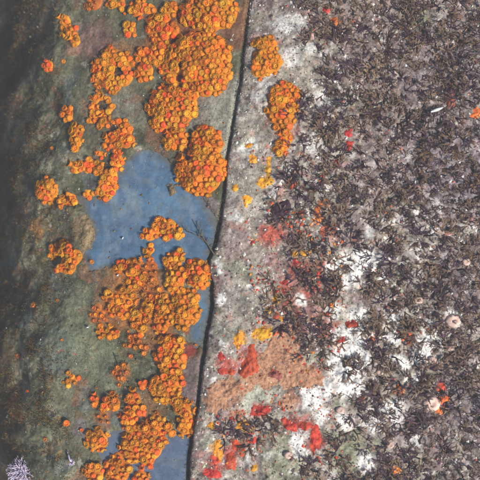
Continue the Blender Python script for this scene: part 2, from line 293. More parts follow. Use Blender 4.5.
LAND = [(262,355,'peach sponge'),(266,58,'lone bright coral colony on the slab'),(283,107,'slab coral colony with a red tail'),(315,440,'tall scarlet blade'),(280,208,'dark purple sponge'),(322,205,'arched orange sponge'),(452,92,'long rust coloured sponge'),(431,404,'largest pale pink barnacle'),(453,321,'round whitish barnacle'),(435,112,'bluish shell sliver'),(349,266,'broad white crust patch ringed by seaweed'),(349,355,'white crust beside the peach sponge'),(261,333,'wide yellow sponge crest'),(245,425,'yellow sponge tucked in dark seaweed'),(218,450,'tall orange yellow sponge lobe'),(337,18,'orange sponge button at the seaweed edge'),(272,230,'faded red sponge film'),(394,411,'white crust near the largest barnacle'),(427,351,'white crust near the whitish barnacle'),(315,142,'white crust below the slab colonies'),(213,473,'scarlet crust strip at the seam'),(478,112,'orange sponge button past the rust sponge'),(339,161,'red scrap among the seaweed'),(350,138,'two red scraps in a row'),(328,231,'dull red orange sponge'),(407,336,'orange sponge button in white crust'),(367,465,'white crust by the green tinted slab'),(464,64,'thin dark strand'),
        (47,190,'round coral button'),(48,66,'small red cup coral'),(112,70,'dark holed ring colony'),(24,469,'lilac soft coral'),(73,460,'lilac tubeworm'),(88,232,'tan crust flap'),(65,258,'orange red clump'),(108,332,'straight coral bar'),(112,403,'red centred coral button'),(185,418,'tall oval colony by the seam'),(188,307,'smooth domed colony'),(70,32,'dim three lump streak'),(90,180,'curved colony round a hollow'),(72,380,'three corals in a line'),(138,340,'dull slanting streak')]
def near(x, y): return min(LAND, key=lambda l: (l[0]-x)**2+(l[1]-y)**2 if (l[0]-x)**2+(l[1]-y)**2 > 9 else 1e9)[2]
# ------------------------------------------------------------------ growing patches (sponges, crusts): a raised sheet with its own thickness and rim
def make_patch(name, label, cat, P, mat, thick=.003, rough=.0016, nz=1.0, group=None, step=.7, edge=.004, parent=None, fz=None):
    Pw = world_poly(P) if P else None
    a = np.array(Pw); lo = a.min(0)-.006; hi = a.max(0)+.006
    gx = np.arange(lo[0], hi[0], S*step); gy = np.arange(lo[1], hi[1], S*step)
    X, Y = np.meshgrid(gx, gy); sd = sum(map(ord, label)) % 97; s0 = poly_sdf(X, Y, Pw); s = s0 + (.0034+.10*min(.03, float(min(hi-lo))*.5-.006))*fbm(X, Y, .014, sd, 4) + .0028*fbm(X, Y, .0045, sd+3, 2)
    s = s0+(s-s0)*nz
    Z = (fz or surf)(X, Y) + thick*.65*sstep(-.001, edge*1.7, s) + rough*(.8*fbm(X, Y, .008, 33, 3)+.5*fbm(X, Y, .003, 35, 2))*sstep(0, .003, s) - .0022*sstep(.0, -.0022, s)
    F = grid_faces(*X.shape, keep=(s > -.0026)); 
    if len(F) == 0: return None
    V, F, _ = compact(np.stack([X, Y, Z], -1).reshape(-1, 3), F)
    c = V.mean(0); ob = link(name, mesh(name, V-c, F, mat)); ob.location = c
    ob['label'] = label; ob['category'] = cat
    if group: ob['group'] = group
    return ob
def ell(x, y, rx, ry, n=14, rot=0, jit=.22):
    r = random.Random(int(x*31+y*17)); out = []
    for k in range(n):
        a = 2*math.pi*k/n; q = 1+r.uniform(-jit, jit); u, v = rx*q*math.cos(a), ry*q*math.sin(a)
        out.append((x+u*math.cos(rot)-v*math.sin(rot), y+u*math.sin(rot)+v*math.cos(rot)))
    return out
PEACH = [(206,400),(210,384),(216,377),(235,379),(250,372),(263,352),(273,336),(290,326),(297,341),(297,357),(312,367),(326,377),(324,387),(299,389),(275,388),(258,387),(240,397),(225,406),(212,414),(205,410)]
make_patch('peach_sponge', 'broad flat peach coloured sponge spreading over the pale slab', 'sponge', PEACH, 'peach', .0016, .0018, nz=1.5)
make_patch('peach_sponge', 'small flat peach sponge beside the cluster of white crust', 'sponge', ell(287,402,7,8), 'peach', .0024)
for lab, P in [
 ('long scarlet sponge lying on the edge of the peach sponge', [(248,343),(255,343),(258,354),(261,367),(253,375),(244,381),(238,372),(245,360)]),
 ('tall scarlet sponge blade beside white crust patches', ell(315,440,6,14)),
 ('scarlet sponge strip joining the tall scarlet blade', ell(305,425,8,4)),
 ('slanting scarlet sponge next to the dark algae clump', ell(289,424,8,4.5,rot=.5)),
 ('scarlet sponge between peach sponge and yellow sponge patch', ell(260,411,8,7)),
 ('narrow scarlet sponge leaning against dark seaweed near seam', ell(238,447,5,10,rot=-.5)),
 ('scarlet sponge flap beside an orange yellow sponge near seam', ell(215,462,5,6)),
 ('upright scarlet sponge flap next to the scarlet crust strip', ell(231,462,5,9)),
 ('scarlet crust strip hugging the edge of the seam', ell(213,473,10,5))]:
    make_patch('red_sponge', lab, 'sponge', P, 'red', .0034, .0018)
for x, y, rx, ry in [(222,357,4,4),(223,371,5,3.5),(303,364,4,3),(299,331,5,3),(279,333,5,3.5),(254,441,4,3),(276,316,4,3),(353,324,5,4),(340,340,4,3),(350,131,4,5),(350,145,3,4),(328,5,4,4),(339,161,4,5),(441,387,4,5),(292,185,5,6),(296,262,3,3),(285,283,4,3),(309,272,3,3),(232,372,3,3),(410,342,3,3)]:
    make_patch('red_sponge', 'tiny scrap of red sponge near the '+near(x, y), 'sponge', ell(x, y, rx, ry), 'red', .0035, .001, group='tiny red sponge scraps')
make_patch('red_sponge', 'faded red sponge film below the dark purple sponge', 'sponge', [(262,238),(266,231),(270,233),(271,224),(277,226),(279,219),(283,224),(280,232),(284,238),(276,237),(272,243),(268,239)], 'rust_s', .0012, .001, nz=1.2)
for lab, P in [
 ('upright yellow sponge lobe beside the long scarlet sponge', ell(239,339,5,9)),
 ('wide yellow sponge crest above the peach sponge', [(250,336),(252,328),(258,330),(263,327),(268,331),(272,325),(272,337),(262,340)]),
 ('yellow sponge patch tucked against dark seaweed and scarlet sponge', ell(245,425,9,5)),
 ('tall orange yellow sponge lobe close to the seam', ell(218,450,5,9)),
 ('yellow sponge scrap with a short tail, beside the dark purple sponge', [(256,184),(260,179),(268,178),(270,174),(274,180),(268,185),(262,190)]),
 ('orange streak of sponge below the two part cup coral', [(266,160),(270,158),(271,172),(268,178),(265,172)]),
 ('small round yellow sponge on the bare grey edge of the slab', ell(247,201,5,5)),]:
    make_patch('yellow_sponge', lab, 'sponge', P, 'yel', .0036, .0018)
for x, y, r in [(212,425,4.5),(254,467,5),(235,188,3),(249,145,3.5),(253,158,4),(294,253,4),(276,299,5),(302,253,4),(309,251,3),(280,318,3),(268,310,3),(279,153,4)]:
    make_patch('yellow_sponge', 'pea sized orange yellow sponge dot near the '+near(x, y), 'sponge', ell(x, y, r, r*.9), 'yel', .004, .001, group='small yellow sponge dots')
make_patch('orange_sponge', 'bright orange arched sponge next to a white crust spot', 'sponge', [(314,208),(317,201),(324,197),(331,199),(329,206),(322,208),(319,215),(314,216)], 'orange_s', .004)
make_patch('orange_sponge', 'pale orange sponge film trailing from the arched sponge', 'sponge', ell(318,217,5,6), 'orange_s', .0016)
make_patch('orange_sponge', 'dull red orange sponge between seaweed and arched orange sponge', 'sponge', ell(328,231,9,5), 'rust_s', .002)
make_patch('rust_sponge', 'long rust coloured sponge among dense grey seaweed', 'sponge', [(446,78),(456,76),(458,88),(455,98),(458,106),(446,108),(447,96),(450,90)], 'rust_s', .004)
for x, y, rx in [(478,112,6),(407,336,6),(399,390,6),(444,399,6),(395,471,6),(337,18,6),(440,412,5),(362,398,4),(372,340,4)]:
    make_patch('orange_sponge', 'small orange sponge button near the '+near(x, y), 'sponge', ell(x, y, rx, rx*.9), 'orange_s', .005, group='orange sponge buttons in the seaweed')
make_patch('purple_pit_proxy', 'dark purple lumpy sponge beside faded red film', 'sponge', [(270,207),(276,203),(288,200),(291,208),(284,216),(276,217)], 'purple', .005, .002, nz=.4)  # stands in for a dark pit; its shade is put into the colour
make_patch('mauve_lump', 'mauve lumpy sea squirt sitting on the peach sponge', 'sea squirt', ell(276,374,9,7), 'mauve', .009, .003, edge=.008)
make_patch('tan_growth', 'tan growth clump on the blue plate beside the big colony', 'growth', ell(172,189,5,7), 'tan', .007, .003, edge=.006)
make_patch('crust_flap', 'curled tan flap of crust overhanging the edge of the blue plate', 'crust', [(80,219),(88,214),(93,224),(96,238),(91,248),(84,250),(80,240)], 'tan', .006, .0015, edge=.009)

# ------------------------------------------------------------------ orange cup corals
def polyp_mesh(name, mats, n_t, out, up, seed, closed=False):
    r = random.Random(seed); V = []; F = []; mi = []
    prof = [(-.007,.0042),(-.001,.0042),(.003,.0041),(.0052,.0045),(.0060,.0041),(.0048,.0026),(.0042,.0016),(.0052,.0008)] if not closed else [(-.007,.0036),(0,.0036),(.003,.0039),(.0048,.0036),(.0054,.0026),(.0046,.0015),(.0040,.0006)]
    if closed == 'dome': prof = [(-.007,.0044),(-.001,.0046),(.002,.0047),(.0040,.0042),(.0050,.0031),(.0053,.0018),(.0048,.0009)]
    ns = 12
    for z, rad in prof:
        for k in range(ns):
            a = 2*math.pi*k/ns; q = rad*(1+.05*math.cos(k*math.pi)+r.uniform(-.05, .05)); V.append((q*math.cos(a), q*math.sin(a)*1.04, z+r.uniform(-.0001, .0001)))
    for i in range(len(prof)-1):
        for k in range(ns):
            F.append((i*ns+k, i*ns+(k+1) % ns, (i+1)*ns+(k+1) % ns, (i+1)*ns+k)); mi.append(0 if i < 3 else 1)
    V.append((0, 0, prof[-1][0])); c = len(V)-1; b = (len(prof)-1)*ns
    for k in range(ns): F.append((b+k, b+(k+1) % ns, c)); mi.append(1)
    for ring, (m, sc) in enumerate(((n_t, 1.0), (n_t*2//3, .62)) if n_t else ()):
        for k in range(m):
            a = 2*math.pi*(k+.5*ring)/m+r.uniform(-.12, .12); ca, sa = math.cos(a), math.sin(a); L = out*sc*r.uniform(.8, 1.2); w = .00050
            pts = []
            for t in (0, .5, 1):
                rr = (.0040 if ring == 0 else .0030)+L*t; zz = .0054+up*sc*(t-.7*t*t)*2+r.uniform(-.0003, .0003); ww = w*(1-.5*t)
                pts.append([(rr*ca-ww*sa, rr*sa+ww*ca, zz), (rr*ca+ww*sa, rr*sa-ww*ca, zz), (rr*ca, rr*sa, zz+ww*1.7)])
            s0 = len(V)
            for p in pts: V += p
            for i in range(2):
                for j in range(3): F.append((s0+i*3+j, s0+i*3+(j+1) % 3, s0+i*3+3+(j+1) % 3, s0+i*3+3+j)); mi.append(2)
            F.append((s0+6, s0+7, s0+8)); mi.append(2)
    return mesh(name, V, F, mats, midx=mi)
PM = {'o': [polyp_mesh('polyp', ['coral', 'coral', 'coral_y'], 24, .0017, .0008, 1), polyp_mesh('polyp', ['coral', 'coral_y', 'coral_y'], 26, .0022, .0005, 2), polyp_mesh('polyp', ['coral', 'coral_r', 'coral_y'], 22, .0013, .0010, 3), polyp_mesh('polyp', ['coral', 'coral_y', 'coral'], 24, .0018, .0008, 4)],
      'r': [polyp_mesh('polyp', ['coral_r', 'coral_r', 'coral'], 16, .0008, .0010, 5, True), polyp_mesh('polyp', ['coral_r', 'coral', 'coral_r'], 16, .0009, .0010, 6, True), polyp_mesh('polyp', ['coral_r', 'coral_r', 'coral'], 20, .0012, .0012, 7)],
      'y': [polyp_mesh('polyp', ['coral_y', 'coral', 'coral_y'], 26, .0022, .0006, 8), polyp_mesh('polyp', ['coral', 'coral_y', 'coral_y'], 24, .0018, .0008, 9)],
      'd': [polyp_mesh('polyp', ['coral_d', 'coral_d', 'coral_d'], 10, .0014, .0012, 10, True), polyp_mesh('polyp', ['coral_d', 'coral', 'coral_d'], 12, .0018, .0012, 11, True)]}
PM['o'] += [polyp_mesh('polyp', ['coral', 'coral', 'coral'], 0, 0, 0, 21, 'dome'), polyp_mesh('polyp', ['coral_y', 'coral_y', 'coral'], 0, 0, 0, 22, 'dome'), polyp_mesh('polyp', ['coral', 'coral_r', 'coral'], 14, .0007, .0008, 23, 'dome')]
PM['y'] += [polyp_mesh('polyp', ['coral_y', 'coral', 'coral_y'], 12, .0008, .0006, 24, 'dome')]
PM['r'] += [polyp_mesh('polyp', ['coral_r', 'coral_r', 'coral'], 0, 0, 0, 25, 'dome')]
def colony(label, blobs, holes=(), tone='o', red=.18, sp=5.8, hk=.36, group=None, psc=1.0):
    bw = []
    for (x, y, r) in blobs:
        X, Y, _ = W(x, y); bw.append((float(X), float(Y), r*S*(1.1 if r > 4.6 else 1.0)))
    hw = []
    for (x, y, r) in holes:
        X, Y, _ = W(x, y); hw.append((float(X), float(Y), r*S))
    def dome(X, Y):
        h = np.full(np.shape(X), -1.0)
        for (bx, by, r) in bw:
            q = 1-((X-bx)**2+(Y-by)**2)/(r*r); h = np.maximum(h, hk*r*np.where(q > 0, np.sqrt(np.maximum(q, 0)*.8+.0), q*1.2))
        for (bx, by, r) in hw:
            q = 1-((X-bx)**2+(Y-by)**2)/(r*r); h = np.minimum(h, np.where(q > 0, -.003, .02-.02*q*0))
        return h
    xs = [b[0] for b in bw]; ys = [b[1] for b in bw]; R = max(b[2] for b in bw)+.004
    X, Y = np.meshgrid(np.arange(min(xs)-R, max(xs)+R, S*1.5), np.arange(min(ys)-R, max(ys)+R, S*1.5))
    h = dome(X, Y); Z = surf(X, Y)+np.clip(h, -.004, .05)-.0015+.0012*fbm(X, Y, .006, 71, 2)
    F = grid_faces(*X.shape, keep=h > -.0035)
    cx, cy = float(np.mean(xs)), float(np.mean(ys)); cz = float(surf(np.array(cx), np.array(cy)))
    root = link('cup_coral', None); root.location = (cx, cy, cz); root.empty_display_size = .01
    root['label'] = label; root['category'] = 'coral'
    if group: root['group'] = group
    if len(F):
        V, F, _ = compact(np.stack([X, Y, Z], -1).reshape(-1, 3), F)
        link('colony_base', mesh('colony_base', V-np.array([cx, cy, cz]), F, 'coral_base' if tone != 'd' else 'coral_d'), root)
    # polyps: jittered hexagonal packing over the dome
    sps = sp*S; pts = []; rr = random.Random(int(abs(cx*9e4)+abs(cy*7e4)))
    ny = int((max(ys)-min(ys)+2*R)/(sps*.866))+1
    for j in range(ny):
        y = min(ys)-R+j*sps*.866; x = min(xs)-R+(sps/2 if j % 2 else 0)
        while x < max(xs)+R:
            pts.append((x+rr.uniform(-.2, .2)*sps, y+rr.uniform(-.2, .2)*sps)); x += sps
    if len(bw) == 1 and bw[0][2] < 4.2*S: pts = [(cx, cy)]
    P = np.array(pts); e = 8e-4
    h0 = dome(P[:, 0], P[:, 1]); ok = h0 > .0006; P = P[ok]; h0 = h0[ok]
    f = lambda x, y: surf(x, y)*.5+np.maximum(dome(x, y), -.002)
    nx = -(f(P[:, 0]+e, P[:, 1])-f(P[:, 0]-e, P[:, 1]))/(2*e); nyv = -(f(P[:, 0], P[:, 1]+e)-f(P[:, 0], P[:, 1]-e))/(2*e)
    zz = surf(P[:, 0], P[:, 1])+h0
    for k in range(len(P)):
        g = Vector((float(nx[k]), float(nyv[k]), 0)); g = g*min(1, 1.15/max(g.length, 1e-6))
        n = (g+Vector((rr.uniform(-.15, .15), rr.uniform(-.15, .15), 1))).normalized()
        tn = tone if tone in 'dr' else ('r' if rr.random() < red*.6 else ('y' if rr.random() < .35 or tone == 'y' else 'o'))
        o = link('polyp', rr.choice(PM[tn]), root); s = psc*rr.choice((.62, .8, .95, 1.1, 1.22))*rr.uniform(.92, 1.08)*(.9 if tn == 'r' else 1)
        q = n.to_track_quat('Z', 'Y')
        o.matrix_basis = Matrix.Translation(Vector((P[k, 0]-cx, P[k, 1]-cy, float(zz[k])-cz-.0036*s))) @ q.to_matrix().to_4x4() @ Matrix.Rotation(rr.uniform(0, 6.28), 4, 'Z') @ Matrix.Scale(s, 4)
    return root
C = colony
C('largest round orange cup coral colony, beside the seam and the red-brown stain', [(201,62,28),(206,72,24),(193,58,24),(214,58,17),(172,68,12),(174,78,9)], [(183,66,3.5),(180,78,4)])
C('wide orange cup coral colony bordering the red-brown stain, close to the seam', [(209,10,22),(196,12,15),(222,14,15),(209,-6,20)], [])
C('ragged orange cup coral colony with small bare gaps, joined to the largest colony', [(158,27,11),(163,40,11),(172,31,8),(160,54,10),(166,50,9)], [(173,40,5)])
C('rounded orange cup coral colony between the blue plate and the largest colony', [(174,108,21),(163,103,15),(183,104,14),(162,120,11)], [], red=.25)
C('two lobed orange cup coral colony overhanging the blue plate beside the seam', [(176,138,11),(206,144,16),(200,172,22),(213,170,13),(188,173,13)], [(188,157,3)], red=.25)
C('bright orange cup coral colony alone on the slab beside the seam', [(266,48,10),(270,62,11),(260,69,9),(266,58,11)], [(255,48,3)], tone='y', red=.08)
C('orange cup coral colony with a red tail on the slab', [(284,97,13),(281,112,14),(286,108,12),(284,123,9)], [], red=.3)
C('small red orange cup coral clump trailing from the slab colony', [(286,138,7),(282,148,6)], [], red=.6)
C('orange ring shaped cup coral colony with dark holes in its middle', [(101,66,10),(111,58,11),(123,63,10),(124,77,10),(113,84,10),(101,77,9),(112,70,8)], [(102,72,4),(119,72,5.5)])
C('two stacked orange red cup coral lumps beside the ragged colony', [(144,55,8),(145,71,9)], [], red=.4)
C('small orange ring of cup corals round one dark hole', [(97,100,6),(106,100,6),(108,109,6),(96,111,6),(92,120,5),(104,122,6)], [(102,106,5.5)], red=.1)
C('narrow yellow orange cup coral strip edging a smooth grey patch', [(79,131,7),(77,140,6),(76,149,4)], [], tone='y')
C('orange cup coral colony with one dark pit, beside a smooth grey patch', [(123,131,10),(113,141,9),(126,141,8),(118,126,8)], [(114,129,4.5)], red=.3)
C('pair of red cup corals between the pitted colony and the blue plate', [(101,154,4.5),(116,158,6.5)], [], tone='r')
C('round orange cup coral button alone on the dim green crust', [(47,190,13)], [], red=.3)
C('small red orange cup coral clump touching the corner of the blue plate', [(64,202,5),(71,200,7)], [], red=.5)
C('curved orange cup coral colony around a grey hollow, overlapping the blue plate', [(77,167,7),(89,166,8),(100,169,8),(109,177,9),(106,188,11),(88,193,5),(116,164,7)], [(91,181,9),(108,166,5.5)])
C('orange red cup coral clump left of the tan crust flap on green crust', [(55,252,7),(66,249,8),(74,257,9),(70,267,7),(62,268,6)], [(62,258,3)], red=.45)
C('horseshoe of orange cup corals on the blue plate', [(150,234,7),(158,228,8),(169,227,8),(177,234,6),(150,250,5),(177,254,5),(166,232,5)], [(163,246,8)])
C('upright oval orange cup coral lump at the seam side of the blue plate', [(197,268,10),(198,279,10)], [])
C('orange cup coral clump along the lower rim of the largest blue area', [(122,268,8),(132,266,9),(138,276,9),(134,284,7)], [(124,275,4)], red=.25)
C('bright orange cup coral colony growing in the thick of the dull coral patch', [(118,302,10),(126,297,10),(113,311,7),(123,312,8),(108,292,5)], [], red=.3)
C('dull brown orange flat cup coral patch between brighter colonies', [(150,268,9),(150,280,10),(150,294,9),(158,290,7)], [], tone='d', sp=7, hk=.16)
C('dull brown orange coral film at the green crust side of the coral patch', [(99,312,9),(104,320,6)], [], tone='d', sp=7, hk=.16)
C('orange cup coral clump touching the oval lump on the blue plate', [(173,262,9),(176,274,10),(175,285,9)], [(170,272,3)])
C('smooth domed orange cup coral colony beside the lilac strip of plate', [(185,300,12),(189,312,12),(184,320,8)], [], tone='y', red=.15)
C('small orange cup coral cluster wedged against the smooth domed colony', [(165,305,9),(161,324,9),(168,315,8)], [(170,326,3)])
C('loose chain of orange cup corals in the middle of the coral patch', [(148,313,7),(138,319,8),(141,328,6),(150,303,5)], [], red=.15)
C('short straight bar of orange cup corals on green crust', [(100,331,5.5),(108,332,5.5),(116,333,5.5)], [])
C('slanting dull orange cup coral streak below the coral patch', [(131,336,5.5),(138,342,6),(144,348,5),(128,346,4.5)], [], tone='d', sp=6, hk=.25)
C('orange cup coral colony stretching along the mauve edge by the seam', [(171,347,11),(176,360,11),(163,358,10),(168,370,9)], [], red=.25)
C('thick round orange cup coral colony with red cups on one side', [(162,388,12),(174,383,9),(168,392,10)], [], red=.3)
C('single red orange cup coral beside the thick round colony', [(143,383,5.5)], [], tone='r')
C('orange cup coral button with a red centre on grey crust', [(112,403,8.5)], [], red=.55)
C('small red orange cup coral next to the red centred button', [(95,400,5.5)], [], red=.6)
C('orange cup coral knob between the red centred button and the pitted cluster', [(133,399,8)], [])
C('flat dull orange cup coral film below the red centred button', [(103,417,8)], [], tone='d', sp=7, hk=.14)
C('orange cup coral cluster around a dark grey pit by the lower plate', [(129,421,9),(137,430,7),(146,428,6),(138,411,6)], [(140,420,5)])
C('upright orange cup coral pair at the rim of the lower blue area', [(157,420,6.5),(158,428,6)], [], red=.4)
C('two tiny orange cup corals beside the upright pair', [(168,430,5),(165,438,3.8)], [], red=.4)
C('tall oval orange cup coral colony standing close to the seam', [(185,410,7),(186,420,7.5),(185,428,7)], [])
C('small orange cup coral tuft above the tall oval colony', [(177,402,6.5)], [])
C('double orange cup coral dome on the lower blue area', [(132,447,12),(150,447,12),(147,458,8),(148,438,7)], [], red=.2)
C('round orange cup coral dome at the corner of the lower blue area', [(97,440,10.5)], [])
C('round orange cup coral dome nearest to the lilac tubeworm', [(95,472,9.5)], [])
C('pear shaped orange cup coral dome with a narrow tip on the lower blue area', [(118,470,12.5),(119,457,6)], [])
C('orange cup coral dome beside the pear shaped dome', [(141,478,8)], [])
C('dim orange cup coral streak of three lumps on the dark green crust', [(65,22,7),(70,32,7.5),(75,41,6.5)], [], tone='y')
C('lone oval orange cup coral between ring colony and dim crust', [(130,30,7)], [], red=.1)
C('small red cup coral alone on the dark crust', [(48,66,6.5)], [], tone='r')
C('small orange cup coral beside the small dark-holed ring', [(68,114,7)], [], red=.3)
C('dim red orange cup coral lump on dark green crust', [(94,2,9.5)], [], tone='d')
C('two small dim orange cup corals in a row on green crust', [(112,4,6),(121,5,6)], [], red=.1)
C('yellow orange cup coral with a red one pressed against it', [(138,9,8.5),(149,9,6.5)], [], red=.4)
C('pale orange cup coral clump between two large colonies', [(171,9,8)], [], tone='y')
C('three small yellow orange cup corals in a line on green crust', [(67,383,4.3),(74,380,4.5),(70,375,3.5)], [], sp=5, psc=.8)
for x, y, r, t in [(34,306,3,'d'),(67,423,3.8,'r'),(28,391,3.2,'r'),(19,356,3.5,'d'),(82,430,2.6,'r'),(62,340,2.6,'d'),(92,262,3,'d'),(52,148,3.4,'d'),(64,61,3,'d'),(125,14,3.4,'r'),(131,356,3,'d'),(46,439,3,'d'),(97,388,3,'d'),(120,385,3,'d'),(196,345,2.5,'r'),(58,300,2.5,'d')]:
    C('tiny single cup coral alone near the '+near(x, y), [(x, y, r)], [], tone=t, group='tiny single cup corals', psc=r*S/.0056)
C('faint dull orange cup coral patch beside the green crust ridge', [(120,372,7)], [], tone='d', sp=6, hk=.2)

# ------------------------------------------------------------------ dark smooth patches and round pale growths
make_patch('grey_film', 'smooth dark grey film ringed by orange cup corals', 'film', ell(94,134,12,13), 'twig', .0012, .0006)
def button(x, y, r, label, mat, hgt=.34, group=None):
    X, Y, Z = [float(v) for v in W(x, y)]; R = r*S; V = []; F = []; ns = 18; rr = random.Random(int(x+y))
    prof = [(1.0, -.12), (1.02, .08), (.9, .3), (.66, .43), (.42, .45), (.3, .38), (.16, .30)]
    for q, z in prof:
        for k in range(ns):
            a = 2*math.pi*k/ns; w = q*(1+.07*math.sin(k*3+x)+rr.uniform(-.12, .12)); V.append((w*R*math.cos(a), w*R*math.sin(a)*.88, (z+rr.uniform(-.07, .07))*R*hgt/.45))
    for i in range(len(prof)-1):
        for k in range(ns): F.append((i*ns+k, i*ns+(k+1) % ns, (i+1)*ns+(k+1) % ns, (i+1)*ns+k))
    V.append((0, 0, prof[-1][1]*R*hgt/.45)); b = (len(prof)-1)*ns
    for k in range(ns): F.append((b+k, b+(k+1) % ns, len(V)-1))
    o = link('barnacle', mesh('barnacle', V, F, mat), label=label, category='barnacle'); o.location = (X, Y, Z+.001)
    if group: o['group'] = group
button(431, 404, 8.5, 'largest round pale pink barnacle beside small orange sponge buttons', 'pink')
button(453, 321, 7.5, 'round whitish barnacle standing clear of the dark seaweed', 'pink')
for x, y, r in [(450,347,5),(418,300,4.5),(380,372,4),(335,345,4),(305,350,3.6),(432,360,4),(466,262,4),(288,455,4),(340,410,4),(390,445,4)]:
    button(x, y, r, 'little pale pink barnacle near the '+near(x, y), 'pink', group='little pale barnacles')
def tube(path, rad, ns=6):
    V = []; F = []
    for i, p in enumerate(path):
        p = Vector(p); t = (Vector(path[min(i+1, len(path)-1)])-Vector(path[max(i-1, 0)])).normalized()
        u = t.orthogonal().normalized(); v = t.cross(u); r = rad[i] if isinstance(rad, (list, tuple)) else rad
        for k in range(ns):
            a = 2*math.pi*k/ns; V.append(tuple(p+(u*math.cos(a)+v*math.sin(a))*r))
    for i in range(len(path)-1):
        for k in range(ns): F.append((i*ns+k, i*ns+(k+1) % ns, (i+1)*ns+(k+1) % ns, (i+1)*ns+k))
    F.append(tuple(range(ns))[::-1]); F.append(tuple((len(path)-1)*ns+k for k in range(ns)))
    return V, F
def join(parts):
    V = []; F = []
    for v, f in parts:
        b = len(V); V += [tuple(p) for p in v]; F += [tuple(i+b for i in q) for q in f]
    return V, F
# lilac anemone with forked arms
X, Y, Z = [float(v) for v in W(24, 469)]
an = link('soft_coral', None, label='lilac white branching soft coral ball on the dark crust', category='soft coral'); an.location = (X, Y, Z); an.scale = (1.18,)*3
link('stalk', mesh('stalk', *tube([(0,0,-.006),(0,0,.004),(0,0,.010)], [.006, .007, .004], 10), 'lilac'), an)
arms = []
for s in range(4):
    rr = random.Random(s+40); parts = []
    def grow(p, d, L, r, lev):
        q = p+d*L*.5+Vector((rr.uniform(-1, 1), rr.uniform(-1, 1), rr.uniform(-1, 1)))*L*.1; e = q+d*L*.5
        parts.append(tube([p, q, e], [r, r*.85, r*.75], 5))
        if lev:
            for sg in (-1, 1):
                ax = Vector((rr.uniform(-.4, .4), 1, rr.uniform(-.6, .6))).normalized()
                nd = (Matrix.Rotation(sg*rr.uniform(.35, .7), 3, ax) @ d).normalized(); grow(e, nd, L*.62, r*.75, lev-1)
    grow(Vector((.003, 0, 0)), Vector((1, 0, 0)), .0095, .0009, 2); arms.append(mesh('arm', *join(parts), 'lilac'))
for k in range(54):
    u = (k+.5)/54; th = math.acos(1-u*.98); ph = k*2.39996
    o = link('arm', arms[k % 4], an); d = Vector((math.sin(th)*math.cos(ph), math.sin(th)*math.sin(ph), math.cos(th)))
    o.matrix_basis = Matrix.Translation((0, 0, .003)) @ d.to_track_quat('X', 'Z').to_matrix().to_4x4() @ Matrix.Rotation(k*1.3, 4, 'X')
# small lilac tubeworm
X, Y, Z = [float(v) for v in W(73, 460)]
tw = link('tubeworm', None, label='small lilac tubeworm with a bent bluish stalk on green crust', category='tubeworm'); tw.location = (X, Y, Z)
link('stalk', mesh('stalk', *tube([(-.009,.013,-.001),(-.006,.008,.004),(-.003,.003,.006),(0,0,.006)], [.0013,.0016,.0018,.0024], 8), 'lilac'), tw)
for k in range(9):
    a = -2.6+k*.5; link('plume', mesh('plume', *tube([(0,0,.006),(.003*math.cos(a),.003*math.sin(a),.010),(.0062*math.cos(a),.0058*math.sin(a),.011)], [.0008,.0009,.0005], 5), 'lilac'), tw)
# hydroid twigs
def twig(label, pts, rad, side, seed, name='hydroid_twig', mat='twig', lift=.006):
    rr = random.Random(seed); X, Y, Z = W([p[0] for p in pts], [p[1] for p in pts])
    path = [Vector((float(X[i]), float(Y[i]), float(Z[i])+lift*(i/(len(pts)-1))**.7)) for i in range(len(pts))]; o0 = path[0].copy()
    path = [p-o0 for p in path]; t = link(name, None, label=label, category='hydroid'); t.location = o0
    link('stem', mesh('stem', *tube(path, [rad*(1-.5*i/len(path)) for i in range(len(path))], 6), mat), t)
    for k in range(side):
        i = rr.uniform(.5, len(path)-1.05); a = path[int(i)].lerp(path[int(i)+1], i % 1); d = (path[int(i)+1]-path[int(i)]).normalized()
        q = Matrix.Rotation(rr.choice((-1, 1))*rr.uniform(.5, 1.0), 3, 'Z') @ d; L = rr.uniform(.006, .012)
        link('branch', mesh('branch', *tube([a, a+q*L*.5+Vector((0,0,.001)), a+q*L+Vector((0,0,.0015))], [rad*.6, rad*.5, rad*.35], 5), mat), t)
twig('forked olive hydroid twig lying over the blue plate by the seam', [(214,254),(209,246),(204,239),(200,230),(196,221)], .0010, 7, 3)
twig('smaller olive hydroid twig branching towards the horseshoe coral', [(206,243),(201,238),(194,234),(186,231)], .0008, 5, 4)
twig('thin dark strand slanting over the dense grey seaweed', [(440,90),(452,76),(464,64),(476,53),(486,46)], .0009, 0, 5, lift=.012)
twig('fine brown hydroid twig on the green crust below the coral bar', [(113,352),(117,360),(122,368),(125,376)], .0007, 4, 6)
# shell slivers
def sliver(x, y, L, w, rot, label, group=None):
    X, Y, Z = [float(v) for v in W(x, y)]; V = []; F = []; n = 8
    for i in range(n):
        t = i/(n-1); hw = w*math.sin(math.pi*(.12+.83*t))
        for s, zz in ((-1, .0008), (-.4, .0022), (.4, .0022), (1, .0008), (0, -.0006)): V.append(((t-.5)*L, s*hw, zz+.001*math.sin(t*3)))
    for i in range(n-1):
        for k in range(5): F.append((i*5+k, i*5+(k+1) % 5, i*5+5+(k+1) % 5, i*5+5+k))
    F.append((0,1,2,3,4)); F.append((n*5-1, n*5-2, n*5-3, n*5-4, n*5-5))
    o = link('shell_sliver', mesh('shell_sliver', V, F, 'white'), label=label, category='shell'); o.location = (X, Y, Z+.009 if x > 300 else Z+.001); o.rotation_euler = (0, 0, rot)
    if group: o['group'] = group
sliver(435, 111, .020, .0026, .35, 'pale bluish shell sliver lying across the grey seaweed')
for x, y, r in [(88,327,.4),(123,238,1),(131,288,1.4),(160,403,1),(118,275,.6)]: sliver(x, y, .0042, .0013, r, 'tiny white shell fleck near the '+near(x, y), 'tiny white shell flecks')

